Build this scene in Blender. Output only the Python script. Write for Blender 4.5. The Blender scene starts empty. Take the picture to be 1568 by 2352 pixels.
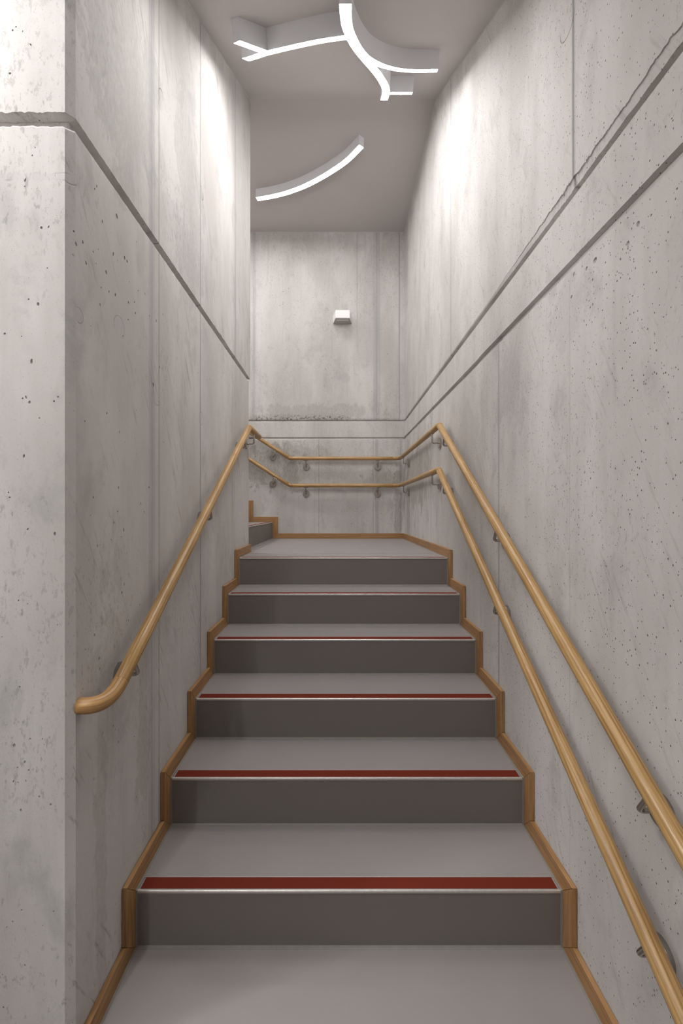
import bpy, bmesh, math, random
from mathutils import Vector, Matrix, noise

# ---------------------------------------------------------------- camera, world, exposure
EZ = 1.5178                      # eye height above the lower hall floor
scn = bpy.context.scene
cd = bpy.data.cameras.new('camera'); cam = bpy.data.objects.new('camera', cd)
scn.collection.objects.link(cam); scn.camera = cam
cam.location = (0, 0, EZ); cam.rotation_euler = (math.pi/2, 0, 0)
cd.sensor_fit = 'HORIZONTAL'; cd.sensor_width = 36; cd.lens = 980/1568*36
cd.shift_x = 8/1568; cd.shift_y = -3/1568
cd.clip_start = .02
w = bpy.data.worlds.new('world'); scn.world = w; w.use_nodes = True
w.node_tree.nodes['Background'].inputs[0].default_value = (0, 0, 0, 1)
scn.view_settings.view_transform = 'Standard'; scn.view_settings.look = 'None'
scn.view_settings.gamma = 1; scn.view_settings.use_curve_mapping = False
scn.view_settings.exposure = 1.1
LAMP = 28.0                      # brightness of the ceiling lamps over the stairs
HALL = 88.0                      # brightness of the added unseen lamps, in the hall and over the upper flight

# ---------------------------------------------------------------- main dimensions
R_, G_ = .1746, .274             # riser, going
def NY(k): return 1.038 + G_*k
def NZ(k): return R_*(k+1)
XL, XR, YB = -.638, .706, 4.54   # left wall, right wall, back wall
ZL = NZ(6)                       # landing
G2, X2 = .264, -.692             # second flight
SK, ST = .055, .016              # skirting height and thickness
C = scn.collection
rnd = random.Random(7)

# ---------------------------------------------------------------- node helpers
class NT:
    def __init__(s, name):
        s.m = bpy.data.materials.new(name); s.m.use_nodes = True
        s.t = s.m.node_tree; s.b = s.t.nodes['Principled BSDF']
    def n(s, typ, **kw):
        o = s.t.nodes.new(typ)
        for k, v in kw.items():
            if k.startswith('i_'): s.put(o.inputs[k[2:].replace('_', ' ')], v)
            else: setattr(o, k, v)
        return o
    def put(s, sock, v):
        if isinstance(v, bpy.types.NodeSocket): s.t.links.new(v, sock)
        elif isinstance(v, bpy.types.Node): s.t.links.new(v.outputs[0], sock)
        else: sock.default_value = v
    def M(s, op, a, b=None, c=None, clamp=False):
        o = s.t.nodes.new('ShaderNodeMath'); o.operation = op; o.use_clamp = clamp
        s.put(o.inputs[0], a)
        if b is not None: s.put(o.inputs[1], b)
        if c is not None: s.put(o.inputs[2], c)
        return o.outputs[0]
    def step(s, v, a, b, lo=0., hi=1.):     # smooth ramp of v from a..b to lo..hi
        o = s.t.nodes.new('ShaderNodeMapRange'); o.interpolation_type = 'SMOOTHSTEP'
        s.put(o.inputs[0], v); s.put(o.inputs[1], a); s.put(o.inputs[2], b)
        s.put(o.inputs[3], lo); s.put(o.inputs[4], hi); return o.outputs[0]
    def mix(s, f, a, b):
        o = s.t.nodes.new('ShaderNodeMix'); o.data_type = 'RGBA'
        s.put(o.inputs[0], f); s.put(o.inputs[6], a); s.put(o.inputs[7], b); return o.outputs[2]
    def noise(s, vec, scale, detail=3, rough=.55, dist=0):
        o = s.n('ShaderNodeTexNoise'); s.put(o.inputs['Vector'], vec)
        o.inputs['Scale'].default_value = scale; o.inputs['Detail'].default_value = detail
        o.inputs['Roughness'].default_value = rough; o.inputs['Distortion'].default_value = dist
        return o.outputs['Fac']
    def vscale(s, vec, sc):
        o = s.n('ShaderNodeVectorMath', operation='MULTIPLY'); s.put(o.inputs[0], vec); o.inputs[1].default_value = sc
        return o.outputs[0]
def c4(r, g, b): return (r, g, b, 1)

# ---------------------------------------------------------------- materials
def concrete(name, axis, joints=(), rings=(), groove_z=None, honey=None, tint=(1, 1, 1), dark=1., stains=(), streak=.5, scratch=0.):
    """axis: 0 = wall runs in X, 1 = wall runs in Y; joints (s, width, z0, z1, depth)"""
    T = NT(name)
    pos = T.n('ShaderNodeNewGeometry').outputs['Position']
    sep = T.n('ShaderNodeSeparateXYZ', i_Vector=pos)
    S = sep.outputs[axis]; Z = sep.outputs[2]
    vs = T.vscale(pos, (1, 1, .35))
    cloud = T.noise(vs, 2.2, 4, .62)
    patch = T.noise(T.vscale(pos, (1, 1, .6)), 7, 6, .70, .3)
    streaks = T.noise(T.vscale(pos, (1, 1, .05)), 26, 4, .6)
    grain = T.noise(pos, 190, 2, .7)
    cloud2 = T.noise(pos, 4.3, 3, .6)
    base = T.mix(T.step(cloud, .34, .66), c4(.49*dark, .466*dark, .443*dark), c4(.62*dark, .598*dark, .578*dark))
    base = T.mix(T.step(patch, .52, .70, 0, .50), base, c4(.37*dark, .362*dark, .345*dark))
    base = T.mix(T.step(cloud2, .55, .75, 0, .3), base, c4(.56*dark, .515*dark, .50*dark))
    base = T.mix(T.step(streaks, .5, .78, 0, .35*streak), base, c4(.30*dark, .29*dark, .265*dark))
    base = T.mix(T.step(grain, .55, .8, 0, .22), base, c4(.25, .235, .215))
    # fine worn speckle, gathered in drifts
    sp = T.noise(T.vscale(pos, (1, 1, .5)), 75, 3, .75)
    gate = T.step(T.noise(pos, 1.9, 3, .55), .42, .62)
    spm = T.M('MULTIPLY', T.step(sp, .56, .66), gate)
    base = T.mix(T.M('MULTIPLY', spm, .33), base, c4(.22, .21, .19))
    bump = T.M('MULTIPLY', spm, -.25)
    if scratch:
        r = T.n('ShaderNodeVectorRotate', rotation_type='AXIS_ANGLE'); T.put(r.inputs['Vector'], pos)
        r.inputs['Axis'].default_value = (1, 0, 0) if axis else (0, 1, 0); r.inputs['Angle'].default_value = math.radians(28 if scratch > 0 else -28)
        sc = T.noise(T.vscale(r.outputs[0], (1, 1, .07) if True else (1, 1, 1)), 60, 3, .7)
        sm = T.M('MULTIPLY', T.step(sc, .57, .70), T.step(T.noise(pos, 2.6, 4, .6), .42, .60))
        base = T.mix(T.M('MULTIPLY', sm, .55*abs(scratch)), base, c4(.24, .23, .21))
        bump = T.M('ADD', bump, T.M('MULTIPLY', sm, -.2))
    # small air holes, the shade inside them painted as dark colour
    for sc_, thr, rad, seed in ((50, .95, .13, 0), (150, .835, .26, 3.3)):
        off = T.n('ShaderNodeVectorMath', operation='ADD'); T.put(off.inputs[0], pos); off.inputs[1].default_value = (seed, seed, seed)
        v = T.n('ShaderNodeTexVoronoi'); T.put(v.inputs['Vector'], T.vscale(off.outputs[0], (1, 1, .75))); v.inputs['Scale'].default_value = sc_
        sepc = T.n('ShaderNodeSeparateColor', i_Color=v.outputs['Color'])
        pick = T.M('GREATER_THAN', T.M('ADD', sepc.outputs[0], T.M('MULTIPLY', cloud2, .5)), thr+.26)
        rr = T.M('MULTIPLY_ADD', T.M('MULTIPLY', sepc.outputs[1], sepc.outputs[1]), rad, rad*.32)
        wv = T.M('DIVIDE', v.outputs['Distance'], rr)
        m = T.M('MULTIPLY', pick, T.step(wv, 1., .6))
        base = T.mix(T.M('MULTIPLY', m, .85), base, c4(.08, .07, .058))
        bump = T.M('SUBTRACT', bump, T.M('MULTIPLY', m, 1.4))
    # panel joints
    wob = T.M('MULTIPLY', T.M('SUBTRACT', T.noise(T.vscale(pos, (1, 1, 1)), 9, 4, .7), .5), .004)
    for (s0, wd, z0, z1, dp) in joints:
        d = T.M('ABSOLUTE', T.M('SUBTRACT', T.M('ADD', S, wob), s0))
        zin = T.M('MULTIPLY', T.step(Z, z0-.002, z0+.002), T.step(Z, z1+.002, z1-.002))
        line = T.M('MULTIPLY', T.step(d, .0034, .0008), zin)
        base = T.mix(T.M('MULTIPLY', line, .85*dp), base, c4(.17, .16, .14))
        bump = T.M('SUBTRACT', bump, T.M('MULTIPLY', line, 2.2*dp))
        if wd > 0:
            sm = T.M('MULTIPLY', T.step(d, wd, wd*.6), zin)
            sm = T.M('MULTIPLY', sm, T.step(streaks, .3, .6, .35, 1))
            base = T.mix(T.M('MULTIPLY', sm, .48), base, c4(.33, .33, .345))
            bump = T.M('SUBTRACT', bump, T.M('MULTIPLY', sm, .6))
    # tie marks: shallow rings (s, z, radius, strength)
    for (s0, z0, rr, st) in rings:
        a = T.M('SUBTRACT', S, s0); b = T.M('SUBTRACT', Z, z0)
        d = T.M('SQRT', T.M('ADD', T.M('MULTIPLY', a, a), T.M('MULTIPLY', b, b)))
        dd = T.M('ABSOLUTE', T.M('SUBTRACT', T.M('ADD', d, T.M('MULTIPLY', wob, .5)), rr))
        arc = T.step(T.noise(pos, 11, 2), .40, .55)
        ln = T.M('MULTIPLY', T.step(dd, .0022, .0008), arc)
        base = T.mix(T.M('MULTIPLY', ln, st), base, c4(.13, .12, .10))
        base = T.mix(T.M('MULTIPLY', T.step(d, rr, rr*.9), .16), base, c4(.42, .42, .43))
        bump = T.M('SUBTRACT', bump, T.M('MULTIPLY', ln, 1.2))
    # stains (s, z, half width, half height, strength, colour)
    for (s0, z0, hw, hh, st, col) in stains:
        a = T.M('DIVIDE', T.M('SUBTRACT', S, s0), hw); b = T.M('DIVIDE', T.M('SUBTRACT', Z, z0), hh)
        d = T.M('SQRT', T.M('ADD', T.M('MULTIPLY', a, a), T.M('MULTIPLY', b, b)))
        d = T.M('ADD', d, T.M('MULTIPLY', T.M('SUBTRACT', patch, .5), 4.5))
        k = T.M('MULTIPLY', T.step(d, 1.05, .75), T.step(sp, .3, .6, .45, 1))
        base = T.mix(T.M('MULTIPLY', k, st), base, c4(*col))
    rough = .82
    if honey:                        # rough honeycombed band just above a pour line (z0, height, s0, s1)
        for (z0, hgt, s0, s1, st) in honey:
            t = T.M('SUBTRACT', Z, z0)
            m = T.M('MULTIPLY', T.step(t, hgt, hgt*.25), T.step(t, -.004, 0))
            m = T.M('MULTIPLY', m, T.M('MULTIPLY', T.step(S, s0-.05, s0+.1), T.step(S, s1+.1, s1-.1)))
            nz = T.noise(pos, 55, 4, .75)
            hm = T.M('MULTIPLY', m, T.step(nz, .50, .60))
            base = T.mix(T.M('MULTIPLY', m, .35), base, c4(.33, .315, .28))
            base = T.mix(T.M('MULTIPLY', hm, .8*st), base, c4(.07, .06, .05))
            bump = T.M('SUBTRACT', bump, T.M('MULTIPLY', hm, 5*st))
    bump = T.M('ADD', bump, T.M('MULTIPLY', grain, .22))
    bump = T.M('ADD', bump, T.M('MULTIPLY', patch, 1.0))
    bp = T.n('ShaderNodeBump'); bp.inputs['Strength'].default_value = .55; bp.inputs['Distance'].default_value = .0018
    T.put(bp.inputs['Height'], bump)
    T.put(T.b.inputs['Base Color'], base); T.put(T.b.inputs['Normal'], bp)
    T.b.inputs['Roughness'].default_value = rough
    T.b.inputs['Specular IOR Level'].default_value = .25
    return T.m

def wood(name, light, mid, darkc, rough=.33, ring=95, contrast=1.):
    T = NT(name)
    at = T.n('ShaderNodeAttribute', attribute_name='grain').outputs['Vector']
    v = T.vscale(at, (1, 1, .045))
    warp = T.noise(T.vscale(at, (1, 1, .16)), 16, 3, .5)
    sep = T.n('ShaderNodeSeparateXYZ', i_Vector=at)
    x = T.M('ADD', sep.outputs[0], .021); y = T.M('ADD', sep.outputs[1], .012)
    d = T.M('SQRT', T.M('ADD', T.M('MULTIPLY', x, x), T.M('MULTIPLY', y, y)))
    big = T.noise(T.vscale(at, (1, 1, .12)), 7, 2, .5)
    ph = T.M('ADD', T.M('MULTIPLY', d, ring*7.5), T.M('MULTIPLY', big, 34))
    ph = T.M('ADD', ph, T.M('MULTIPLY', warp, 3))
    rg = T.M('MULTIPLY_ADD', T.M('SINE', ph), .5, .5)
    fib = T.noise(v, 520, 2, .7)
    fib2 = T.noise(T.vscale(at, (1, 1, .03)), 170, 3, .65)
    tone = T.noise(T.vscale(at, (1, 1, .25)), 14, 4, .6)
    col = T.mix(T.step(tone, .3, .7), c4(*light), c4(*mid))
    col = T.mix(T.M('MULTIPLY', T.step(rg, .3, 1.0), T.step(fib2, .35, .6, .15, .60*contrast)), col, c4(*darkc))
    col = T.mix(T.M('MULTIPLY', T.step(fib2, .50, .66), .42*contrast), col, c4(*darkc))
    col = T.mix(T.M('MULTIPLY', T.step(fib, .52, .72), .50*contrast), col, c4(*darkc))
    T.put(T.b.inputs['Base Color'], col)
    T.put(T.b.inputs['Roughness'], T.step(fib, .3, .7, rough, rough+.14))
    bp = T.n('ShaderNodeBump'); bp.inputs['Strength'].default_value = .25; bp.inputs['Distance'].default_value = .0006
    T.put(bp.inputs['Height'], T.M('SUBTRACT', 0., T.M('ADD', fib, T.M('MULTIPLY', rg, .4)))); T.put(T.b.inputs['Normal'], bp)
    T.b.inputs['Specular IOR Level'].default_value = .5
    return T.m

def plain(name, col, rough=.5, metal=0., spec=.5, noise_amt=.06, nscale=30, bump=0., bscale=200, brushed=None):
    T = NT(name)
    pos = T.n('ShaderNodeTexCoord').outputs['Object']
    vec = T.vscale(pos, brushed) if brushed else pos
    nz = T.noise(vec, nscale, 4, .6)
    a = [max(0, c*(1-noise_amt)) for c in col]; b = [min(1, c*(1+noise_amt)) for c in col]
    T.put(T.b.inputs['Base Color'], T.mix(nz, c4(*a), c4(*b)))
    T.put(T.b.inputs['Roughness'], T.step(nz, .3, .7, rough*.92, rough*1.08))
    T.b.inputs['Metallic'].default_value = metal; T.b.inputs['Specular IOR Level'].default_value = spec
    if bump:
        bp = T.n('ShaderNodeBump'); bp.inputs['Strength'].default_value = bump; bp.inputs['Distance'].default_value = .0005
        T.put(bp.inputs['Height'], T.noise(vec, bscale, 3)); T.put(T.b.inputs['Normal'], bp)
    return T.m

def glow(name, strength, col=(1, .986, .982)):
    T = NT(name)
    T.b.inputs['Base Color'].default_value = c4(.9, .9, .9)
    T.b.inputs['Emission Color'].default_value = c4(*col); T.b.inputs['Emission Strength'].default_value = strength
    return T.m

WD = 9.9
OCH = (.36, .30, .22)
M_left = concrete('concrete_left', 1,
    joints=[(1.521, 0, 0, 9, .9), (1.462, .03, 0, 9, .5), (1.979, .012, 0, 9, .9), (2.573, 0, 0, 2.45, .7), (2.649, .03, 2.46, 9, .7), (2.60, 0, 2.46, 9, .3)],
    rings=[(1.548, EZ+1.49, .030, .85), (1.997, EZ+1.487, .027, .8), (1.245, EZ+.535, .03, .25), (1.03, EZ+.80, .012, .6), (1.50, EZ+.40, .03, .3), (1.99, EZ+.43, .03, .3), (1.05, EZ+.48, .018, .25)],
    stains=[(1.30, EZ+1.30, .22, .30, .4, (.33, .33, .31)), (1.85, EZ+1.25, .16, .5, .35, (.33, .33, .32)), (1.72, EZ+.95+.15, .35, .10, .25, (.36, .36, .35)),
            (1.40, EZ-.72, .05, .25, .3, (.27, .21, .15)), (1.2, EZ-.55, .06, .35, .25, (.28, .25, .22)), (1.15, EZ-.9, .03, .8, .25, (.25, .23, .20))],
    scratch=-1.0, streak=.35)
M_right = concrete('concrete_right', 1,
    joints=[(1.279, .012, 2.48, 9, 1.), (2.671, .012, 2.47, 9, .55), (3.31, 0, 2.47, 9, .35), (1.875, .012, 0, 2.28, .6), (3.243, 0, 0, 2.28, .95), (4.22, .02, 0, 2.28, .8), (4.40, .0, 0, 9, .4), (3.75, 0, 0, 2.28, .3), (1.283, 0, 2.48, 9, .5), (1.30, 0, 0, 2.2, .15)],
    rings=[(1.315, EZ+1.50, .040, .8), (1.845, EZ+.43, .03, .45), (2.66, EZ+1.2, .02, .3)],
    stains=[(3.9, EZ+.30, .55, .26, .55, (.32, .30, .26)), (4.3, EZ+.05, .10, .7, .45, (.28, .27, .24)), (1.75, EZ+.50, .14, .16, .45, (.36, .355, .345)), (2.35, EZ+.35, .2, .2, .3, (.37, .36, .34)),
            (3.5, EZ+.35, .3, .3, .4, (.33, .31, .27)), (1.32, EZ+.60, .10, .12, .3, (.38, .375, .36))],
    scratch=.5, streak=.4)
M_back = concrete('concrete_back', 0,
    joints=[((865-776)*4.54/980, .045, 2.48, 9, .55), ((820-776)*4.54/980, 0, 3.2, 9, .4), ((917-776)*4.54/980, .01, 2.48, 9, .8), ((583-776)*4.54/980, .03, 2.48, 9, .6),
            ((732-776)*4.54/980, 0, 0, 2.28, .7), ((857-776)*4.54/980, 0, 0, 2.28, .5), ((866-776)*4.54/980, .03, 0, 2.28, .5), ((920-776)*4.54/980, .02, 0, 2.28, .7)],
    rings=[((588-776)*4.54/980, EZ+1.515, .024, .5), ((739-776)*4.54/980, EZ+.462, .018, .4)],
    honey=[(2.4815, .075, -.95, .08, 1.), (2.4815, .035, -.95, .70, .35)],
    stains=[(-.17, EZ+1.06, .62, .07, .5, (.33, .325, .30)), (.02, EZ+1.42, .10, .05, .35, (.36, .36, .35)), (-.25, EZ+2.85, .3, .1, .35, (.36, .35, .33)), (.55, EZ+2.7, .2, .22, .4, (.35, .345, .32)),
            (-.78, EZ+.50, .42, .20, .62, (.27, .255, .225)), (-.45, EZ+.62, .35, .10, .5, (.29, .275, .25)), (-.3, EZ+.40, .5, .09, .4, (.33, .31, .28)), (.47, EZ+.34, .25, .13, .5, (.30, .28, .24)),
            (.63, EZ+.05, .04, .6, .55, (.27, .26, .22)), (-.35, EZ+1.30, .25, .25, .2, (.38, .37, .36)), (.2, EZ+1.7, .3, .2, .25, (.42, .41, .40))],
    streak=.7, dark=.95)
M_hall = concrete('concrete_hall', 1)
M_ceil = plain('ceiling_paint', (.54, .51, .498), .9, noise_amt=.02, nscale=3, bump=.1, bscale=300, spec=.1)
M_rail = wood('oak_rail', (.52, .33, .142), (.43, .262, .10), (.21, .105, .032), .30, 110)
M_elbow = wood('oak_elbow', (.46, .28, .115), (.39, .22, .08), (.22, .10, .03), .34, 80)
M_skirt = wood('oak_skirting', (.43, .24, .10), (.36, .19, .072), (.20, .09, .03), .42, 70, .9)
M_steel = plain('brushed_steel', (.47, .437, .405), .24, 1., noise_amt=.03, nscale=40)
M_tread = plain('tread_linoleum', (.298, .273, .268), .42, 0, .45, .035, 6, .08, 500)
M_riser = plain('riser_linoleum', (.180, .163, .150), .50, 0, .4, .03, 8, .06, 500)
M_red = plain('red_insert', (.150, .022, .011), .75, 0, .15, .06, 200, .3, 900)
M_alu = plain('worn_aluminium', (.66, .64, .61), .42, .75, .5, .18, 90)
M_joint = plain('joint_sealant', (.26, .25, .225), .7, 0, .3, .15, 60, .3, 300)
M_bead = plain('white_sealant', (.62, .60, .58), .7, 0, .3, .03, 60)
M_box = plain('white_powder_coat', (.74, .74, .77), .5, 0, .4, .01, 10)
M_sconce = plain('white_enamel', (.82, .81, .80), .45, 0, .4, .01, 10)
M_under = plain('grey_plastic', (.50, .48, .45), .6, 0, .3, .02, 30)
M_lens = plain('dark_lens', (.05, .05, .06), .25, 0, .5, .05, 80)
M_glow = glow('lamp_diffuser', LAMP)
M_glow3 = glow('added_lamp_diffuser_low', LAMP*1.3)  # for the lamp added above the frame
M_glow2 = glow('unseen_lamp_diffuser', HALL)  # for the lamps added out of view
M_hfloor = plain('hall_floor_linoleum', (.16, .145, .14), .45, 0, .4, .04, 6)

# ---------------------------------------------------------------- object helpers
def link(name, me, mat, parent=None, smooth=False):
    o = bpy.data.objects.new(name, me); C.objects.link(o)
    if mat: me.materials.append(mat)
    if parent: o.parent = parent
    if smooth:
        for p in me.polygons: p.use_smooth = True
    return o
def from_data(name, V, F, mat, parent=None, smooth=False, grain=None):
    me = bpy.data.meshes.new(name); me.from_pydata([tuple(v) for v in V], [], F); me.update()
    if grain is not None:
        a = me.attributes.new('grain', 'FLOAT_VECTOR', 'POINT')
        for i, g in enumerate(grain): a.data[i].vector = g
    return link(name, me, mat, parent, smooth)
def fixn(me):
    b = bmesh.new(); b.from_mesh(me); bmesh.ops.recalc_face_normals(b, faces=b.faces); b.to_mesh(me); b.free()
def thing(name, label, cat, loc=(0, 0, 0), group=None):
    o = bpy.data.objects.new(name, None); C.objects.link(o); o.location = loc
    o.empty_display_size = .1
    o['label'] = label; o['category'] = cat
    if group: o['group'] = group
    return o
def adopt(root):                       # parts are modelled in world space, the root sits at its own place
    for ch in root.children: ch.location = ch.location - root.location
def structure(o, label):
    o['kind'] = 'structure'; o['label'] = label; o['category'] = {'wall': 'wall', 'floor': 'floor', 'ceiling': 'ceiling', 'baseboard': 'skirting board', 'trim': 'trim'}[o.name.split('_')[0].split('.')[0]]
    return o
class MB:
    def __init__(s): s.V = []; s.F = []; s.G = []
    def add(s, V, F, G=None):
        n = len(s.V); s.V += [tuple(v) for v in V]; s.F += [tuple(i+n for i in f) for f in F]
        s.G += list(G) if G is not None else [tuple(v) for v in V]
    def box(s, x0, y0, z0, x1, y1, z1):
        V = [(x0,y0,z0),(x1,y0,z0),(x1,y1,z0),(x0,y1,z0),(x0,y0,z1),(x1,y0,z1),(x1,y1,z1),(x0,y1,z1)]
        s.add(V, [(0,3,2,1),(4,5,6,7),(0,1,5,4),(1,2,6,5),(2,3,7,6),(3,0,4,7)])
    def prism(s, poly, a, b, fn, G=None):        # fn(u, v, t) -> point
        n = len(poly)
        V = [fn(u, v, a) for u, v in poly] + [fn(u, v, b) for u, v in poly]
        F = [tuple(range(n)), tuple(range(2*n-1, n-1, -1))] + [(i, (i+1) % n, (i+1) % n+n, i+n) for i in range(n)]
        s.add(V, F, G)
    def build(s, name, mat, parent=None, smooth=False, bevel=0, seg=2, fix=True):
        o = from_data(name, s.V, s.F, mat, parent, smooth, s.G)
        if fix: fixn(o.data)
        if bevel:
            m = o.modifiers.new('bevel', 'BEVEL'); m.width = bevel; m.segments = seg; m.limit_method = 'ANGLE'; m.angle_limit = .5
            m.harden_normals = False
        return o

# ---------------------------------------------------------------- walls
def cl(x, a, b): return max(a, min(b, x))
def wall(name, path, rows, thick, mat, label, pits=(), extra=None, ztop=4.75, zbot=-.1, ncap=True):
    """path: list of (x, y, nx, ny) with unit outward normals; rows(i, s) -> [(z, depth)...] from bottom to top"""
    V = []; per = None; s = 0
    for i, (x, y, nx, ny) in enumerate(path):
        if i: s += math.hypot(x-path[i-1][0], y-path[i-1][1])
        rw = rows(i, s)
        ring = []
        for z, d in rw:
            px, py = x - nx*d, y - ny*d
            if extra: px, py = extra(i, px, py, z)
            ring.append((px, py, z))
        bx, by = x - nx*thick, y - ny*thick
        ring += [(bx, by, rw[-1][0]), (bx, by, rw[0][0])]
        per = len(ring); V += ring
    n = len(path); F = []
    for i in range(n-1):
        for j in range(per):
            k = (j+1) % per
            F.append((i*per+j, (i+1)*per+j, (i+1)*per+k, i*per+k))
    F.append(tuple(range(per-1, -1, -1))); F.append(tuple((n-1)*per+j for j in range(per)))
    o = from_data(name, V, F, mat); fixn(o.data)
    if pits:
        cb = MB()
        for c, rad, dp, ax in pits:
            b = bmesh.new(); bmesh.ops.create_icosphere(b, subdivisions=2, radius=1)
            k = rnd.uniform(.75, 1.25); ph = rnd.uniform(0, 9); ang = rnd.uniform(-.6, .6)
            for v in b.verts:
                q = v.co*(1+.28*noise.noise(v.co*1.4+Vector((ph, ph, 0))))
                a = Vector((q.x*rad*k, q.y*rad*1.25/k, q.z*dp)); a.rotate(Matrix.Rotation(ang, 3, 'Z'))
                v.co = Vector((a.x, a.z, a.y)) if ax == 0 else Vector((a.z, a.x, a.y))
            cb.add([v.co+Vector(c) for v in b.verts], [tuple(v.index for v in f.verts) for f in b.faces]); b.free()
        co = cb.build('cutter', None)
        m = o.modifiers.new('pits', 'BOOLEAN'); m.operation = 'DIFFERENCE'; m.solver = 'EXACT'; m.object = co; m.use_self = True
        dg = bpy.context.evaluated_depsgraph_get(); me = bpy.data.meshes.new_from_object(o.evaluated_get(dg))
        o.modifiers.clear(); o.data = me
        bpy.data.objects.remove(co)
    return structure(o, label)
def nz(a, b=0, c=0): return noise.noise(Vector((a, b, c)))
# air holes seen in the walls: (position along the wall, height from eye, size in mm)
PITL=[(1.029,0.692,8),(1.04,0.65,9),(1.034,0.62,9),(1.067,0.672,8),(1.081,0.628,8),(1.129,0.859,7),(1.119,0.844,5),(1.156,0.784,7),(1.231,0.85,13),(1.113,0.676,6),(1.136,0.696,4),(1.212,0.729,10),(1.175,0.657,10),(1.276,0.757,10),(1.291,0.755,9),(1.223,0.619,9),(1.299,0.634,8),(1.363,0.703,5),(1.353,0.853,5),(1.345,0.623,7),(1.235,0.724,4),(1.304,0.699,4),(1.411,0.718,5),(1.445,0.66,5),(1.498,0.667,9),(1.556,0.716,6),(1.526,0.514,9),(1.475,0.435,14),(1.246,0.23,6),(1.241,0.067,8),(1.215,-0.034,7),(1.271,-0.057,9),(1.26,-0.242,9),(1.273,-0.22,7),(1.118,-0.326,9),(1.3,-0.334,6),(1.441,0.079,9),(1.382,0.024,7),(1.236,-0.002,5),(1.405,-0.004,6),(1.132,-0.093,6),(1.258,-0.077,4),(1.076,0.226,5),(1.14,-0.395,8),(1.143,-0.423,7),(1.336,-0.707,6),(1.212,-0.611,5),(1.115,-0.702,8),(1.35,-0.909,10),(1.158,-0.604,7),(1.078,-0.35,4)]
PITF=[(-0.779,1.151,5),(-0.771,1.159,4),(-0.749,0.792,7),(-0.75,0.777,3),(-0.732,0.851,4),(-0.725,0.87,3),(-0.718,0.495,8),(-0.734,0.358,9),(-0.798,0.424,6),(-0.71,0.678,7),(-0.693,0.68,5),(-0.747,0.272,6),(-0.755,0.269,5),(-0.739,0.26,7),(-0.68,0.262,5),(-0.752,0.131,7),(-0.678,-0.055,8),(-0.743,-0.044,5),(-0.786,0.032,5),(-0.789,0.044,4),(-0.765,-0.215,4),(-0.715,0.222,4),(-0.775,-0.563,9),(-0.75,-0.602,6),(-0.74,-0.622,6),(-0.767,-0.615,4),(-0.715,-0.685,5),(-0.688,-0.704,6),(-0.759,-0.718,7),(-0.749,-1.089,6),(-0.779,-0.984,4),(-0.803,-1.112,4),(-0.777,-0.648,5),(-0.766,-0.651,4),(-0.747,-0.647,4)]
PITR=[(1.173,0.688,18),(1.212,0.688,12),(1.278,0.709,10),(1.291,0.647,12),(1.184,0.641,7),(1.004,0.675,14),(1.039,0.651,11),(1.067,0.629,7),(1.08,0.581,6),(0.903,0.83,4),(0.9,0.823,4),(1.012,0.871,4),(0.889,0.671,5),(1.183,0.572,6),(1.195,0.569,6),(1.225,0.545,7),(1.186,0.524,5),(1.248,0.51,5),(1.023,0.515,4),(1.025,0.429,4),(1.123,0.596,5),(1.108,0.67,4),(1.04,0.714,5),(1.222,0.11,7),(1.12,-0.351,6),(1.034,0.066,4),(1.328,-0.856,7),(1.227,0.429,5),(1.096,-0.83,4),(0.988,-0.762,4),(1.001,-0.671,3),(1.075,-0.646,3),(1.073,-0.788,3),(1.136,-1.067,6),(0.89,-0.813,5),(1.045,-1.217,7),(1.001,-1.144,5),(1.023,-0.821,4),(1.177,-1.076,6),(1.081,-1.111,3)]

def mk_pits(lst, plane, ax, n_rand, box):
    out = []
    for s, h, mm in lst:
        c = (plane, s, EZ+h) if ax else (s, plane, EZ+h)
        out.append((c, mm*.00043, .004+mm*.0002, ax))
    for _ in range(n_rand):
        s = rnd.uniform(box[0], box[1]); z = rnd.uniform(box[2], box[3])
        if 2.24 < z < 2.52: continue
        c = (plane, s, z) if ax else (s, plane, z)
        out.append((c, rnd.choice((.0012, .0015, .002, .0026)), .004, ax))
    return out

# left core wall: frontal face, chamfered corner, stair side, return beside the upper flight
def left_path():
    p = []
    x = -3.2
    while x < -.90: p.append((x, 1.022, 0, -1)); x += .1
    x = -.90
    while x < -.657: p.append((x, 1.022, 0, -1)); x += .006
    p.append((-.654, 1.022, .38, -.92)); p.append((-.638, 1.038, .92, -.38))
    y = 1.044
    while y < 3.044: p.append((-.638, y, 1, 0)); y += .008
    p.append((-.638, 3.048, .7071, .7071))
    x = -.66
    while x > -3.2: p.append((x, 3.048, 0, 1)); x -= .15
    p.append((-3.2, 3.048, 0, 1))
    return p
LP = left_path()
def left_rows(i, s):
    x, y, nx, ny = LP[i]
    on_ret = y > 3.03
    front = y < 1.03
    a = 0 if on_ret else 1
    rough = .005 if front else .0016
    j1 = rough*nz(s*38, 1) + rough*.8*nz(s*110, 2)
    j2 = rough*nz(s*38, 5) + rough*.8*nz(s*120, 6)
    up = .0055 if (not front) and 2.95 > y > 2.2 and nz(s*25, 9) > .1 else 0
    k = 1 if not on_ret else 0
    return [(-.1, 0), (1.0, 0), (EZ+.918+j2, 0), (EZ+.9225+j2, .002*k), (EZ+.930+j2*.5, .020*k), (EZ+.950+j1*.4, .022*k), (EZ+.953+j1+up*.5, .004*k+.002*abs(j1)*300*k*0), (EZ+.9545+j1+up, 0), (3.0, 0), (4.75, 0)]
def left_extra(i, x, y, z):
    if LP[i][1] > 3.03 and z > EZ+.94: y += .055
    return x, y
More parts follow.
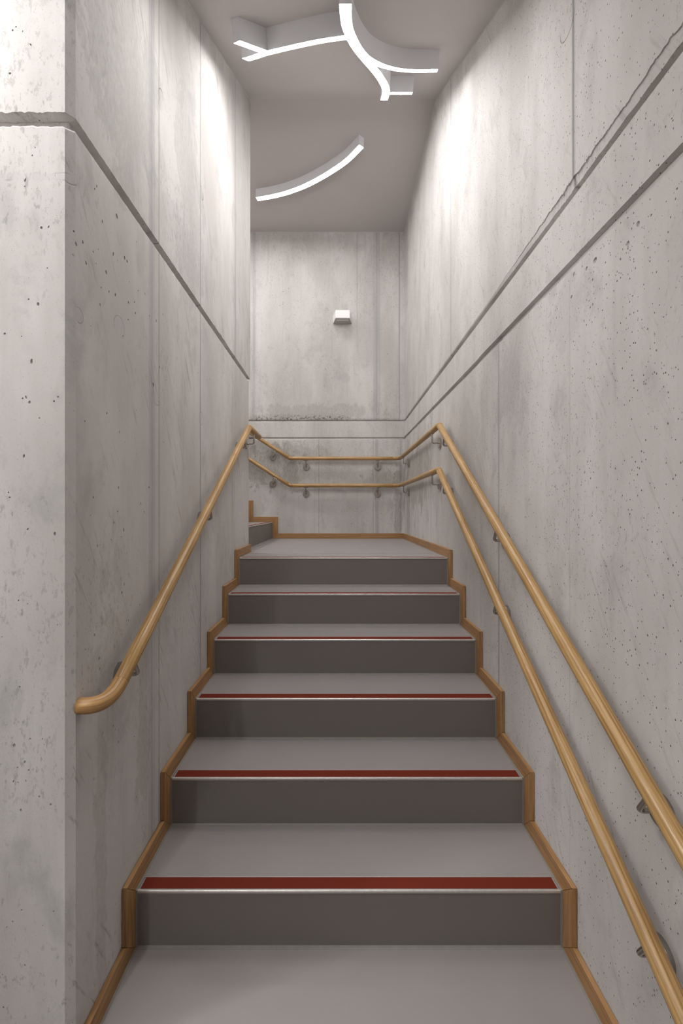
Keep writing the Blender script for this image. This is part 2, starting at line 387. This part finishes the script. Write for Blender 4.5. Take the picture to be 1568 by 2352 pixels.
wall('wall_left', LP, left_rows, .22, M_left,
     'pale concrete core wall at the left of the stairs, one pour groove near its top',
     mk_pits(PITL, XL, 1, 170, (1.06, 3.0, .3, 2.42)) + mk_pits(PITF, 1.022, 0, 30, (-.9, -.67, .2, 2.9)), left_extra)

# right wall: two pour grooves running back to the corner, upper one chipped
RP = []
y = -3.2
while y < .78: RP.append((XR, y, -1, 0)); y += .12
y = .78
while y < 2.3: RP.append((XR, y, -1, 0)); y += .0045
while y < YB: RP.append((XR, y, -1, 0)); y += .009
RP += [(XR, YB, -1, 0), (XR, YB+.2, -1, 0)]
def right_rows(i, s):
    y = RP[i][1]
    yy = cl(y, 0, YB)
    g2 = .738 + .0100*(yy-.87)                      # groove 2 centre
    if yy < 2.135: g2 += .003
    j = .0009*nz(y*30, 3) + .0011*nz(y*90, 4)
    chip = cl((2.0-y)/.7, 0, 1)
    cw = .006 + chip*(.020 + .009*nz(y*7, 12) + .006*nz(y*31, 13) + .005*nz(y*90, 14) + .003*nz(y*210, 15))
    mid = math.exp(-((y-1.33)/.10)**2)
    j1 = .001*nz(y*40, 7) + chip*.004*nz(y*26, 8) + .0012*nz(y*120, 9)
    far = .004*max(0, nz(y*9, 21))*(1 if 2.0 < y < 3.0 else .3)
    d3 = .0035*chip + mid*.006*abs(nz(y*60, 30))
    g1 = .955
    return [(-.1, 0), (1.2, 0), (EZ+g2-.0165+j*1.5, 0), (EZ+g2-.0125+j, .004), (EZ+g2-.004+j, .013), (EZ+g2+.011+j, .015), (EZ+g2+.0145+j*.5, .0), (EZ+g2+.03, 0),
            (EZ+g1-.014, 0), (EZ+g1-.010, .003), (EZ+g1-.004, .020), (EZ+g1+.0135+j1*.3, .023), (EZ+g1+.0165+j1+far, .003+d3), (EZ+g1+.018+j1+far+cw*.5, .001+d3*1.0+mid*.008*abs(nz(y*80, 40))),
            (EZ+g1+.018+j1+far+cw, d3), (EZ+g1+.0192+j1+far+cw+.001*nz(y*150, 50), 0), (3.4, 0), (4.75, 0)]
wall('wall_right', RP, right_rows, .2, M_right, 'pale concrete wall right of the stairs, two long pour grooves, the upper one chipped',
     mk_pits(PITR, XR, 1, 130, (.82, 3.6, .4, 3.6)))

BP = []
x = -3.2
while x < -1: BP.append((x, YB, 0, -1)); x += .2
x = -1
while x < XR: BP.append((x, YB, 0, -1)); x += .008
BP += [(XR, YB, 0, -1), (XR+.2, YB, 0, -1)]
def back_rows(i, s):
    x = BP[i][0]
    j = .0008*nz(x*40, 3); h = .003*max(0, nz(x*30, 31))*(1 if x < .1 else .3)
    g2 = .772
    return [(-.1, 0), (1.2, 0), (EZ+g2-.020+j*2, 0), (EZ+g2-.014+j, .004), (EZ+g2-.008, .013), (EZ+g2+.007, .014), (EZ+g2+.011+j*.5, 0), (EZ+.85, 0),
            (EZ+.943, 0), (EZ+.947, .003), (EZ+.951, .013), (EZ+.962, .015), (EZ+.966+j+h, .003), (EZ+.9672+j+h, 0), (3.4, 0), (4.75, 0)]
bp_pits = []
for _ in range(220):
    bp_pits.append(((rnd.uniform(-.98, .68), YB, rnd.choice((rnd.uniform(1.3, 2.22), rnd.uniform(1.3, 2.22), rnd.uniform(2.6, 4.4)))), rnd.choice((.0022, .003, .004, .0055)), .005, 0))
wall('wall_back', BP, back_rows, .2, M_back, 'grey concrete wall at the back of the landing with a rough honeycombed seam', bp_pits)

# hall behind the camera and the far end of the upper flight
m = MB(); m.box(-3.4, -3.2, -.1, -3.2, 4.74, 4.75); structure(m.build('wall_far', M_hall), 'plain concrete wall closing the far left end of the upper flight')
m = MB(); m.box(-3.4, -3.4, -.1, .906, -3.2, 3.4); structure(m.build('wall_hall', M_hall), 'plain concrete wall of the hall behind the foot of the stairs')
m = MB(); m.box(-3.2, -3.2, -.12, XR+.1, 1.1, 0); structure(m.build('floor', M_hfloor), 'grey linoleum floor of the hall at the foot of the stairs')
CEIL = [(-3.2, 3.15), (.976, 3.15), (3.075, 4.483), (4.74, 4.483)]
m = MB(); m.prism(CEIL + [(4.74, 4.75), (-3.4, 4.75), (-3.4, 3.15)], -3.4, XR+.1, lambda u, v, t: (t, u, v))
structure(m.build('ceiling', M_ceil), 'grey painted ceiling, sloping up over the flight and level over the landing')
# pale sealant beads where the ceiling meets the walls
def bead(p, q, n, r=.0045):
    p, q, n = Vector(p), Vector(q), Vector(n); d = (q-p).normalized(); u = n.cross(d).normalized()
    m.add([p-n*r*.2-u*r, p+n*r-u*0, p-n*r*.2+u*r, q-n*r*.2-u*r, q+n*r-u*0, q-n*r*.2+u*r], [(0,1,2),(3,5,4),(0,3,4,1),(1,4,5,2),(2,5,3,0)])
m = MB()
def ceilz(y): return 3.15 if y < .976 else (3.15+.6351*(y-.976) if y < 3.075 else 4.483)
for X, sg in ((XR, -1), (XL, 1)):
    n = Vector((sg, 0, -1)).normalized()
    bead((X, 1.05, ceilz(1.05)), (X, 3.075, 4.483), n)
    bead((X, 3.075, 4.483), (X, YB if X > 0 else 3.10, 4.483), n)
bead((-3.0, YB, 4.483), (XR, YB, 4.483), (0, -.7071, -.7071))
structure(m.build('trim_1', M_bead), 'thin pale sealant bead along the edge of the ceiling')

# ---------------------------------------------------------------- stairs
def flight(root, base, fwd, side0, side1, z0, n, going, riser, label_top=None, topdepth=None, first=0):
    """base: point on first riser plane; fwd: unit direction; side0/side1: offsets across; steps first..n-1"""
    fwd = Vector(fwd); acr = Vector((fwd.y, -fwd.x, 0))
    def P(u, v, t): return Vector(base) + fwd*u + acr*t + Vector((0, 0, v))
    a, b = side0, side1
    for k in range(first, n):
        u0 = going*k; u1 = going*(k+1) if not (topdepth and k == n-1) else u0 + topdepth
        zt = z0 + riser*(k+1); zb = zt - riser
        j = .0055; ov = 0 if topdepth and k == n-1 else .02
        m = MB(); m.prism([(u0+.0045, zb-.03), (u0+.09, zb-.03), (u0+.09, zt-.012), (u0+.0045, zt-.012)], a+j, b-j, P)
        m.prism([(u0+.0012, zb), (u0+.006, zb), (u0+.006, zt-.009), (u0+.0012, zt-.009)], a+j, b-j, P)
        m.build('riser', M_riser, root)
        m = MB(); m.prism([(u0+.006, zt-.03), (u1+ov, zt-.03), (u1+ov, zt-.0015), (u0+.006, zt-.0015)], a+j, b-j, P)
        m.prism([(u0+.0505, zt-.002), (u1+ov*.2, zt-.002), (u1+ov*.2, zt), (u0+.0505, zt)], a+j, b-j, P)
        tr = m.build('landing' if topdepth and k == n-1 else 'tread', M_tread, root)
        m = MB(); m.prism([(u0+.0062, zt-.002), (u0+.0485, zt-.002), (u0+.0485, zt), (u0+.0062, zt)], a+j+.006, b-j-.006, P)
        rs = m.build('nosing_strip', M_red, tr); rs['label'] = 'dark red non slip strip'
        m = MB(); m.prism([(u0-.0008, zt-.0075), (u0+.0045, zt-.009), (u0+.0045, zt-.002), (u0+.0062, zt-.002), (u0+.0062, zt+.0006), (u0+.0012, zt+.0006), (u0-.0008, zt-.001)], a+j, b-j, P)
        m.prism([(u0+.0485, zt-.002), (u0+.0505, zt-.002), (u0+.0505, zt+.0003), (u0+.0485, zt+.0003)], a+j, b-j, P)
        ne = m.build('nosing_edge', M_alu, tr); ne['label'] = 'worn aluminium edge profile'
        # sealant: along both ends of the tread and riser and in the angle at the back
        m = MB()
        for t0, t1 in ((a-.0018, a+j), (b-j, b+.0018)):
            m.prism([(u0-.0004, zb), (u0+.03, zb), (u0+.03, zt-.03), (u1, zt-.03), (u1, zt+.0014), (u0-.0004, zt+.0014)], t0, t1, P)
        m.prism([(u0-.007, zb-.001), (u0+.004, zb-.001), (u0+.004, zb+.006), (u0+.0006, zb+.006), (u0-.002, zb+.0015), (u0-.007, zb+.0006)], a+j, b-j, P)
        m.build('sealant_joint', M_joint, root)
s1 = thing('staircase', 'grey linoleum stairs with red nosing strips leading straight up to the landing', 'stairs')
flight(s1, (0, NY(0), 0), (0, 1, 0), XL+ST, XR-ST, 0, 7, G_, R_, topdepth=YB-ST-NY(6))
# the landing reaches left past the core wall to the foot of the second flight
m = MB(); m.box(X2+.001, 3.048, ZL-.03, XL+ST, YB-ST, ZL); m.build('landing', M_tread, s1)
m = MB(); m.box(-.62, 2.935, ZL-.001, .685, 2.9365, ZL+.0004); o = m.build('seam', M_joint, s1)
s2 = thing('staircase', 'upper flight of grey stairs turning off to the left from the landing', 'stairs')
flight(s2, (X2, 0, 0), (-1, 0, 0), 3.048+ST, YB-ST, ZL, 8, G2, R_)

# ---------------------------------------------------------------- oak skirting boards
def board(m, quad, a, b, fn, along):
    """quad in (u, v), extruded a..b; along: 'u' or 'v' is the grain direction"""
    n0 = len(m.V)
    off = rnd.uniform(0, 30); ox = rnd.uniform(-.02, .02)
    G = []
    for t in (a, b):
        for u, v in quad:
            G.append(((v if along == 'u' else u)*1.0+ox, t+rnd.uniform(0, .0001)+ox*.5, (u if along == 'u' else v)+off))
    # recentre the cross coordinate so that the growth rings differ from board to board
    c = sum(g[0] for g in G)/len(G); G = [(g[0]-c+ox, g[1]-a, g[2]) for g in G]
    m.prism(quad, a, b, fn, G)
def sk_profile(m, pts_u, going, riser, z0, kfirst, klast, a, b, fn, ustart, uend, s=SK):
    """boards along treads kfirst..klast; tread k spans u = pts_u + going*k .. +going at z0 + riser*k (k >= 1)"""
    for k in range(kfirst, klast+1):
        z = z0 + riser*k; u0 = pts_u + going*(k-1); u1 = pts_u + going*k
        lo0, up0 = (u0, z), (u0-s, z+s)
        lo1, up1 = (u1, z), (u1-s, z+s)
        if k == kfirst and ustart is not None: lo0, up0 = (ustart, z), (ustart, z+s)
        if k == klast and uend is not None: lo1, up1 = (uend, z), (uend, z+s)
        g = .0003
        board(m, [(lo0[0]+g, lo0[1]), (lo1[0]-g, lo1[1]), (up1[0]-g, up1[1]), (up0[0]+g, up0[1])], a, b, fn, 'u')
        if not (k == klast and uend is not None):      # upright in front of the next riser
            board(m, [(u1, z+g), (u1, z+riser-g), (u1-s, z+riser+s-g), (u1-s, z+s+g)], a, b, fn, 'v')
yz = lambda u, v, t: (t, u, v)
m = MB(); sk_profile(m, NY(0), G_, R_, 0, 1, 7, XL+.0013, XL+ST, yz, 1.046, 3.048+ST)
# short run past the end of the core wall, then up beside the second flight
xz = lambda u, v, t: (-u, t, v)
sk_profile(m, -X2-G2, G2, R_, ZL, 0, 7, 3.047, 3.048+ST, lambda u, v, t: (-u, t, v), None, None) if False else None
board(m, [(-(XL+ST), ZL), (-X2, ZL), (-X2-SK, ZL+SK), (-(XL+ST), ZL+SK)], 3.047, 3.048+ST, xz, 'u') if False else None
sk_profile(m, -X2, G2, R_, ZL, 1, 8, 3.047, 3.048+ST, xz, None, -X2+G2*8)
board(m, [(-(XL), ZL), (-X2, ZL), (-X2, ZL+SK), (-(XL), ZL+SK)], 3.047, 3.048+ST, xz, 'u')
structure(m.build('baseboard_left', M_skirt, bevel=.0014), 'oak skirting stepping up along the left wall')
m = MB(); sk_profile(m, NY(0), G_, R_, 0, 1, 7, XR-ST, XR-.0013, yz, NY(0), YB-ST+.001)
board(m, [(NY(0)-SK, 0), (NY(0), 0), (NY(0), R_), (NY(0)-SK, R_+SK)], XR-ST, XR-.0013, yz, 'v')
board(m, [(NY(0)-SK, R_+SK-.0003), (NY(0), R_), (NY(0)+.001, R_+SK)], XR-ST, XR-.0013, yz, 'v')
structure(m.build('baseboard_right', M_skirt, bevel=.0014), 'oak skirting stepping up along the right wall')
m = MB()
board(m, [(-(XR), ZL), (-X2, ZL), (-X2-SK, ZL+SK), (-(XR), ZL+SK)], YB-ST, YB-.0013, xz, 'u')
board(m, [(-X2, ZL+.0003), (-X2, ZL+R_), (-X2-SK, ZL+R_+SK), (-X2-SK, ZL+SK+.0003)], YB-ST, YB-.0013, xz, 'v')
sk_profile(m, -X2, G2, R_, ZL, 1, 8, YB-ST, YB-.0013, xz, None, -X2+G2*8)
structure(m.build('baseboard_back', M_skirt, bevel=.0014), 'oak skirting along the back wall, stepping up at the left')

# ---------------------------------------------------------------- handrails
RR = .0198
def fillet(pts, rad, nseg=10):
    """returns list of sections: ('rail'|'elbow', [points])"""
    pts = [Vector(p) for p in pts]; secs = []; cur = pts[0]
    for i in range(1, len(pts)-1):
        p, a, b = pts[i], (pts[i-1]-pts[i]).normalized(), (pts[i+1]-pts[i]).normalized()
        half = a.angle(b)/2; tl = rad/math.tan(half)
        s, e = p+a*tl, p+b*tl
        cen = p+(a+b).normalized()*(rad/math.sin(half))
        secs.append(('rail', [cur, s]))
        va, vb = s-cen, e-cen; tot = va.angle(vb); arc = []
        for k in range(nseg+1):
            t = k/nseg; arc.append(cen + (va*math.sin((1-t)*tot)+vb*math.sin(t*tot))/math.sin(tot))
        ext = .012
        arc = [arc[0]+a*ext*0] + arc[1:-1] + [arc[-1]]
        secs.append(('elbow', arc)); cur = e
    secs.append(('rail', [cur, pts[-1]]))
    return secs
def tube(m, pts, r, seg=28, caps=True, off=0., ringr=None, up=Vector((0, 0, 1))):
    pts = [Vector(p) for p in pts]; n = len(pts); V = []; G = []; L = off
    d0 = (pts[1]-pts[0]).normalized(); u = d0.cross(up)
    if u.length < .1: u = d0.cross(Vector((1, 0, 0)))
    u.normalize(); prev = d0
    for i, p in enumerate(pts):
        if i: L += (p-pts[i-1]).length
        d = ((pts[min(i+1, n-1)]-pts[max(i-1, 0)])).normalized()
        q = prev.rotation_difference(d); u = q @ u; u = (u-d*u.dot(d)).normalized(); prev = d
        v = d.cross(u); rr = ringr[i] if ringr else r
        for k in range(seg):
            a = 2*math.pi*k/seg; o = u*math.cos(a)*rr+v*math.sin(a)*rr
            V.append(p+o); G.append((math.cos(a)*rr, math.sin(a)*rr, L))
    F = [(i*seg+k, i*seg+(k+1) % seg, (i+1)*seg+(k+1) % seg, (i+1)*seg+k) for i in range(n-1) for k in range(seg)]
    if caps: F += [tuple(range(seg-1, -1, -1)), tuple((n-1)*seg+k for k in range(seg))]
    m.add(V, F, G)
def rail_piece(root, name, pts, mat, r=RR, label=None, soft=False):
    """a wooden piece whose ends are eased by a hair so that the glued joints show"""
    pts = [Vector(p) for p in pts]
    if len(pts) == 2:
        n = max(2, int((pts[1]-pts[0]).length/.15)); pts = [pts[0].lerp(pts[1], k/n) for k in range(n+1)]
    e = .0009 if not soft else .003
    a, b = pts[0], pts[-1]; da = (pts[1]-a).normalized(); db = (pts[-2]-b).normalized()
    P = [a+da*.0001, a+da*e] + pts[1:-1] + [b+db*e, b+db*.0001]
    Rr = [r-.0010] + [r]*(len(P)-2) + [r-.0010]
    m = MB(); tube(m, P, r, ringr=Rr, off=rnd.uniform(0, 40)); ox, oy = rnd.uniform(-.01, .01), rnd.uniform(-.01, .01)
    m.G = [(g[0]+ox, g[1]+oy, g[2]) for g in m.G]
    o = m.build(name, mat, root, smooth=True, fix=False)
    bev = o.modifiers.new('es', 'EDGE_SPLIT'); bev.split_angle = .9
    if label: o['label'] = label
    return o
def disc(m, c, ax, r, t, seg=72, dome=.0015):
    """rosette from the wall outwards along ax"""
    ax = Vector(ax).normalized(); u = ax.orthogonal().normalized(); v = ax.cross(u); c = Vector(c)
    prof = [(r, 0), (r, t-.0012), (r-.0004, t-.0004), (r-.0013, t), (r*.3, t+dome*.3), (0.0001, t+dome*.4)]
    V = []; 
    for rr, h in prof:
        for k in range(seg): a = 2*math.pi*k/seg; V.append(c+ax*h+u*math.cos(a)*rr+v*math.sin(a)*rr)
    F = [(i*seg+k, i*seg+(k+1) % seg, (i+1)*seg+(k+1) % seg, (i+1)*seg+k) for i in range(len(prof)-1) for k in range(seg)]
    F.append(tuple(range(seg-1, -1, -1)))
    m.add(V, F)
def bracket(root, p, down, wall_n, gap, drop=.083):
    """p: rail centre; down: unit vector perpendicular to the rail; wall_n: from the wall towards the rail"""
    p, down, wn = Vector(p), Vector(down).normalized(), Vector(wall_n)
    cr = .013
    low = p+down*drop; arc = []
    for k in range(9):
        a = math.pi/2*k/8; arc.append(low - down*cr - wn*cr + wn*cr*math.cos(a) + down*cr*math.sin(a))
    wallp = low - wn*gap
    m = MB(); tube(m, [p+down*(RR*.6)] + arc + [wallp+wn*.004], .0058, 16)
    b = m.build('bracket', M_steel, root, smooth=True, fix=False)
    es = b.modifiers.new('es', 'EDGE_SPLIT'); es.split_angle = .9
    m = MB(); disc(m, wallp-wn*.0005, wn, .0355, .0135)
    r = m.build('rosette', M_steel, b, smooth=True); es = r.modifiers.new('es', 'EDGE_SPLIT'); es.split_angle = .3
    # saddle plate following the underside of the rail
    along = down.cross(wn).normalized(); m = MB(); V = []; F = []
    N = 8
    for i, t in enumerate((-.022, .022)):
        for s, rr in ((0, RR), (1, RR+.0028)):
            for k in range(N+1):
                a = (k/N-.5)*.95; V.append(p+along*t+down*math.cos(a)*rr+wn*math.sin(a)*rr)
    n1 = N+1
    for k in range(N):
        F += [(k, k+1, n1*2+k+1, n1*2+k), (n1+k, n1*3+k, n1*3+k+1, n1+k+1), (k, n1+k, n1+k+1, k+1), (2*n1+k, 2*n1+k+1, 3*n1+k+1, 3*n1+k)]
    F += [(0, 2*n1, 3*n1, n1), (N, n1+N, 3*n1+N, 2*n1+N)]
    m.add(V, F); m.build('saddle_plate', M_steel, b)

GAP = .056
def handrail_right(name, label, hl, ybend, slope, cat='handrail'):
    h0 = EZ + hl; X = XR-GAP; Yb = YB-GAP
    root = thing(name, label, cat, (X, ybend, h0))
    ylow = .60; m2 = .645; xb = -.503
    P = [(X, ylow-.16, h0-slope*(ybend-ylow)), (X, ylow, h0-slope*(ybend-ylow)), (X, ybend, h0), (X, Yb, h0), (xb, Yb, h0), (-2.75, Yb, h0+m2*(2.75+xb))]
    secs = fillet(P, .075)
    for kind, pts in secs:
        rail_piece(root, 'rail' if kind == 'rail' else 'rail_elbow', pts, M_rail if kind == 'rail' else M_elbow)
    dn = Vector((0, slope, -1)).normalized()
    for y in (2.602, 1.742, .887):
        bracket(root, (X, y, h0-slope*(ybend-y)), dn, (-1, 0, 0), GAP, .074)
    for y in (2.945, 4.235): bracket(root, (X, y, h0), (0, 0, -1), (-1, 0, 0), GAP)
    for x in (-.337, .421): bracket(root, (x, Yb, h0), (0, 0, -1), (0, -1, 0), GAP)
    dn2 = Vector((-m2, 0, -1)).normalized()
    for x in (-.645, -1.5, -2.35): bracket(root, (x, Yb, h0+m2*(xb-x)), dn2, (0, -1, 0), GAP)
    adopt(root); return root
handrail_right('handrail', 'upper of two round oak handrails along the right wall and landing', .549, 2.738, .614)
handrail_right('handrail', 'lower of two round oak handrails along the right wall and landing', .2635, 2.752, .6236)
# left rail: curls into the wall at the bottom, stops just past the end of the core wall
X = XL+GAP
root = thing('handrail', 'single oak handrail on the left wall, curved into the wall at its lower end', 'handrail', (X, 2.795, EZ+.545))
low = Vector((X, 1.143, EZ-.457)); bend = Vector((X, 2.795, EZ+.545)); endp = Vector((X, 3.145, EZ+.545))
secs = fillet([low, bend, endp], .075)
for i, (kind, pts) in enumerate(secs):
    rail_piece(root, 'rail' if kind == 'rail' else 'rail_elbow', pts, M_rail if kind == 'rail' else M_elbow)
P0, P1, P2, P3 = low, Vector((X, 1.098, EZ-.4843)), Vector((X, 1.043, EZ-.481)), Vector((XL+.001, 1.051, EZ-.480))
bz = [P0*(1-t)**3+P1*3*t*(1-t)**2+P2*3*t*t*(1-t)+P3*t**3 for t in [k/22 for k in range(23)]]
rail_piece(root, 'rail_end', bz, M_elbow, label='curved oak end piece turned into the wall')
dnl = Vector((0, .6065, -1)).normalized()
for y in (1.209, 1.930, 2.650): bracket(root, (X, y, EZ+.545-.6065*(2.795-y)), dnl, (1, 0, 0), GAP, .070)
bracket(root, (X, 2.955, EZ+.545), (0, 0, -1), (1, 0, 0), GAP)
adopt(root)

# ---------------------------------------------------------------- ceiling lights
def smooth_line(pts, n=6):
    pts = [Vector((p[0], p[1], 0)) for p in pts]
    if len(pts) == 2: return [(p.x, p.y) for p in (pts[0].lerp(pts[1], k/4) for k in range(5))]
    out = []
    for i in range(len(pts)-1):
        p0 = pts[i-1] if i else pts[0]*2-pts[1]; p1, p2 = pts[i], pts[i+1]
        p3 = pts[i+2] if i+2 < len(pts) else pts[-1]*2-pts[-2]
        for k in range(n):
            t = k/n
            out.append(.5*((2*p1)+(p2-p0)*t+(2*p0-5*p1+4*p2-p3)*t*t+(3*p1-p0-3*p2+p3)*t**3))
    out.append(pts[-1]); return [(p.x, p.y) for p in out]
def light_strip(root, pts, plane, mat, hw=.0225, dep=.078, lift=0.):
    """pts in (x, y) seen along the lamp plane; plane(y) gives ceiling height; strips follow its slope"""
    sl = (plane(pts[0][1]+.01)-plane(pts[0][1]))/.01; c = 1/math.sqrt(1+sl*sl)
    nrm = Vector((0, sl*c, -c))                      # into the room
    def to3(x, t, d):                                # t = distance along the slope
        y = t*c; return Vector((x, y, plane(y))) + nrm*d
    # given pts are on the glowing face: move back to ceiling coordinates
    q = [(x, (y-nrm.y*dep)/c) for x, y in smooth_line(pts)]
    def rib(width, t0, d0, t1, d1, grow=0.):
        L = []; R = []
        for i, (x, t) in enumerate(q):
            a = q[max(i-1, 0)]; b = q[min(i+1, len(q)-1)]
            dx, dt = b[0]-a[0], b[1]-a[1]; l = math.hypot(dx, dt); nx, nt = -dt/l, dx/l
            ex = grow*dx/l*(-1 if i == 0 else (1 if i == len(q)-1 else 0)); et = grow*dt/l*(-1 if i == 0 else (1 if i == len(q)-1 else 0))
            L.append((x+nx*width+ex, t+nt*width+et)); R.append((x-nx*width+ex, t-nt*width+et))
        m = MB(); n = len(q); V = []
        for d in (d0, d1):
            V += [to3(x, t, d) for x, t in L] + [to3(x, t, d) for x, t in R]
        F = []
        for i in range(n-1):
            F += [(i, i+1, n+i+1, n+i), (2*n+i, 3*n+i, 3*n+i+1, 2*n+i+1), (i, 2*n+i, 2*n+i+1, i+1), (n+i, n+i+1, 3*n+i+1, 3*n+i)]
        F += [(0, n, 3*n, 2*n), (n-1, 3*n-1, 4*n-1, 2*n-1)]
        m.add(V, F); return m
    h = rib(hw+.002, 0, -.01, 0, dep-.0008-lift, .002).build('lamp_housing', M_box, root)
    rib(hw, 0, dep-.004, 0, dep-lift, -.001).build('diffuser', mat, h)
slope_plane = lambda y: 3.15+.6351*(y-.976)
flat_plane = lambda y: 4.483
B = [(.0287,1.6668),(.0321,1.7558),(.042,1.8576),(.0652,1.9569),(.094,2.0508),(.1326,2.1398),(.1757,2.2004),(.2285,2.2546),(.2988,2.2991),(.3683,2.322),(.4447,2.3305),(.5408,2.3241)]
A = [(.0514,1.9131),(.0821,2.0265),(.1252,2.1452),(.1771,2.2686),(.2246,2.3847),(.2682,2.5132),(.2932,2.6158),(.3021,2.7127),(.3036,2.817)]
Cc = [(.037,1.945),(-.0471,1.9689),(-.134,2.0028),(-.2092,2.0378),(-.2874,2.0757),(-.3692,2.1186),(-.4217,2.1542),(-.4731,2.1854)]
D = [(-.3647,2.0927),(-.4711,1.9888)]
E_ = [(.3015,2.6899),(.4671,2.6899)]
lt = thing('ceiling_light', 'branching white light line with five arms on the sloping ceiling', 'ceiling light', (.1, 2.2, slope_plane(2.2)))
for i, L in enumerate((B, A, Cc, D, E_)): light_strip(lt, L, slope_plane, M_glow, lift=i*.0003)
adopt(lt)
Fp = [(-.7514,3.9547),(-.6136,3.9239),(-.4674,3.8768),(-.3089,3.8036),(-.1687,3.7159),(-.0348,3.6159),(.0794,3.5134),(.1853,3.3808)]
lt = thing('ceiling_light', 'single curved light line on the level ceiling over the landing', 'ceiling light', (-.2, 3.75, 4.483))
light_strip(lt, Fp, flat_plane, M_glow); adopt(lt)
lt = thing('ceiling_light', 'added unseen short light line low on the sloping ceiling, above the foot of the stairs', 'ceiling light', (0, 1.3, slope_plane(1.3)))
light_strip(lt, [(-.34, 1.20), (-.16, 1.33), (.05, 1.40), (.28, 1.38)], slope_plane, M_glow3); adopt(lt)  # unseen lamp, added to brighten the upper walls near the camera
hp = lambda y: 3.15
lt = thing('ceiling_light', 'added unseen light line on the hall ceiling behind the viewer, left', 'ceiling light', (-1.6, .4, 3.15))
light_strip(lt, [(-2.4, .1), (-2.05, .45), (-1.65, .62), (-1.2, .62), (-.85, .45)], hp, M_glow2); adopt(lt)  # unseen hall lamp, added to light the frontal wall; position guessed
lt = thing('ceiling_light', 'added unseen light line on the hall ceiling behind the viewer, right', 'ceiling light', (-1.2, -1.5, 3.15))
light_strip(lt, [(-.8, -.7), (-1.05, -1.1), (-1.2, -1.6), (-1.25, -2.1)], hp, M_glow2); adopt(lt)  # second unseen hall lamp, added for more light on the near walls
lt = thing('ceiling_light', 'added unseen light line over the upper flight, out of view to the left', 'ceiling light', (-2.1, 3.8, 4.483))
light_strip(lt, [(-2.7, 4.1), (-2.2, 3.8), (-1.7, 3.75), (-1.3, 3.9)], flat_plane, M_glow2); adopt(lt)  # lamp added out of view for extra light, position guessed

# ---------------------------------------------------------------- wall lamp on the back wall
sx = (786.2-776)*4.54/980; z1 = EZ+1.987; z2 = EZ+2.072; yf = 4.405
root = thing('wall_lamp', 'small white tapered lamp high on the back wall', 'wall lamp', (sx, YB, z1))
m = MB()
hb, hf, t = .1007, .0735, .0028
def shell(hb, hf, y0, z0, z1_):
    return [(sx-hb, YB+.0005, z0), (sx+hb, YB+.0005, z0), (sx+hf, y0, z0), (sx-hf, y0, z0), (sx-hb, YB+.0005, z1_), (sx+hb, YB+.0005, z1_), (sx+hf, y0, z1_), (sx-hf, y0, z1_)]
m.add(shell(hb, hf, yf, z1+.004, z2), [(0,3,2,1),(4,5,6,7),(0,1,5,4),(1,2,6,5),(2,3,7,6),(3,0,4,7)])
m.build('housing', M_sconce, root, bevel=.0015)
m = MB(); a = [(-hb+t, YB), (hb-t, YB), (hf-t, yf+t), (-hf+t, yf+t)]
iy0, iy1 = yf+.030, yf+.073; ib, i_f = .064, .060
O = [(sx+a[0][0], YB), (sx+a[1][0], YB), (sx+a[2][0], a[2][1]), (sx+a[3][0], a[3][1])]
I = [(sx-ib, iy1), (sx+ib, iy1), (sx+i_f, iy0), (sx-i_f, iy0)]
V = [(x, y, z1) for x, y in O] + [(x, y, z1) for x, y in I] + [(x, y, z1+.012) for x, y in I] + [(x, y, z1+.005) for x, y in O]
m.add(V, [(k, (k+1) % 4, 4+(k+1) % 4, 4+k) for k in range(4)] + [(4+k, 4+(k+1) % 4, 8+(k+1) % 4, 8+k) for k in range(4)] + [(k, 12+k, 12+(k+1) % 4, (k+1) % 4) for k in range(4)])
m.build('base_plate', M_under, root)
m = MB(); m.add([(x, y, z1+.010) for x, y in I], [(0, 3, 2, 1)]); m.build('lens', M_lens, root)
adopt(root)
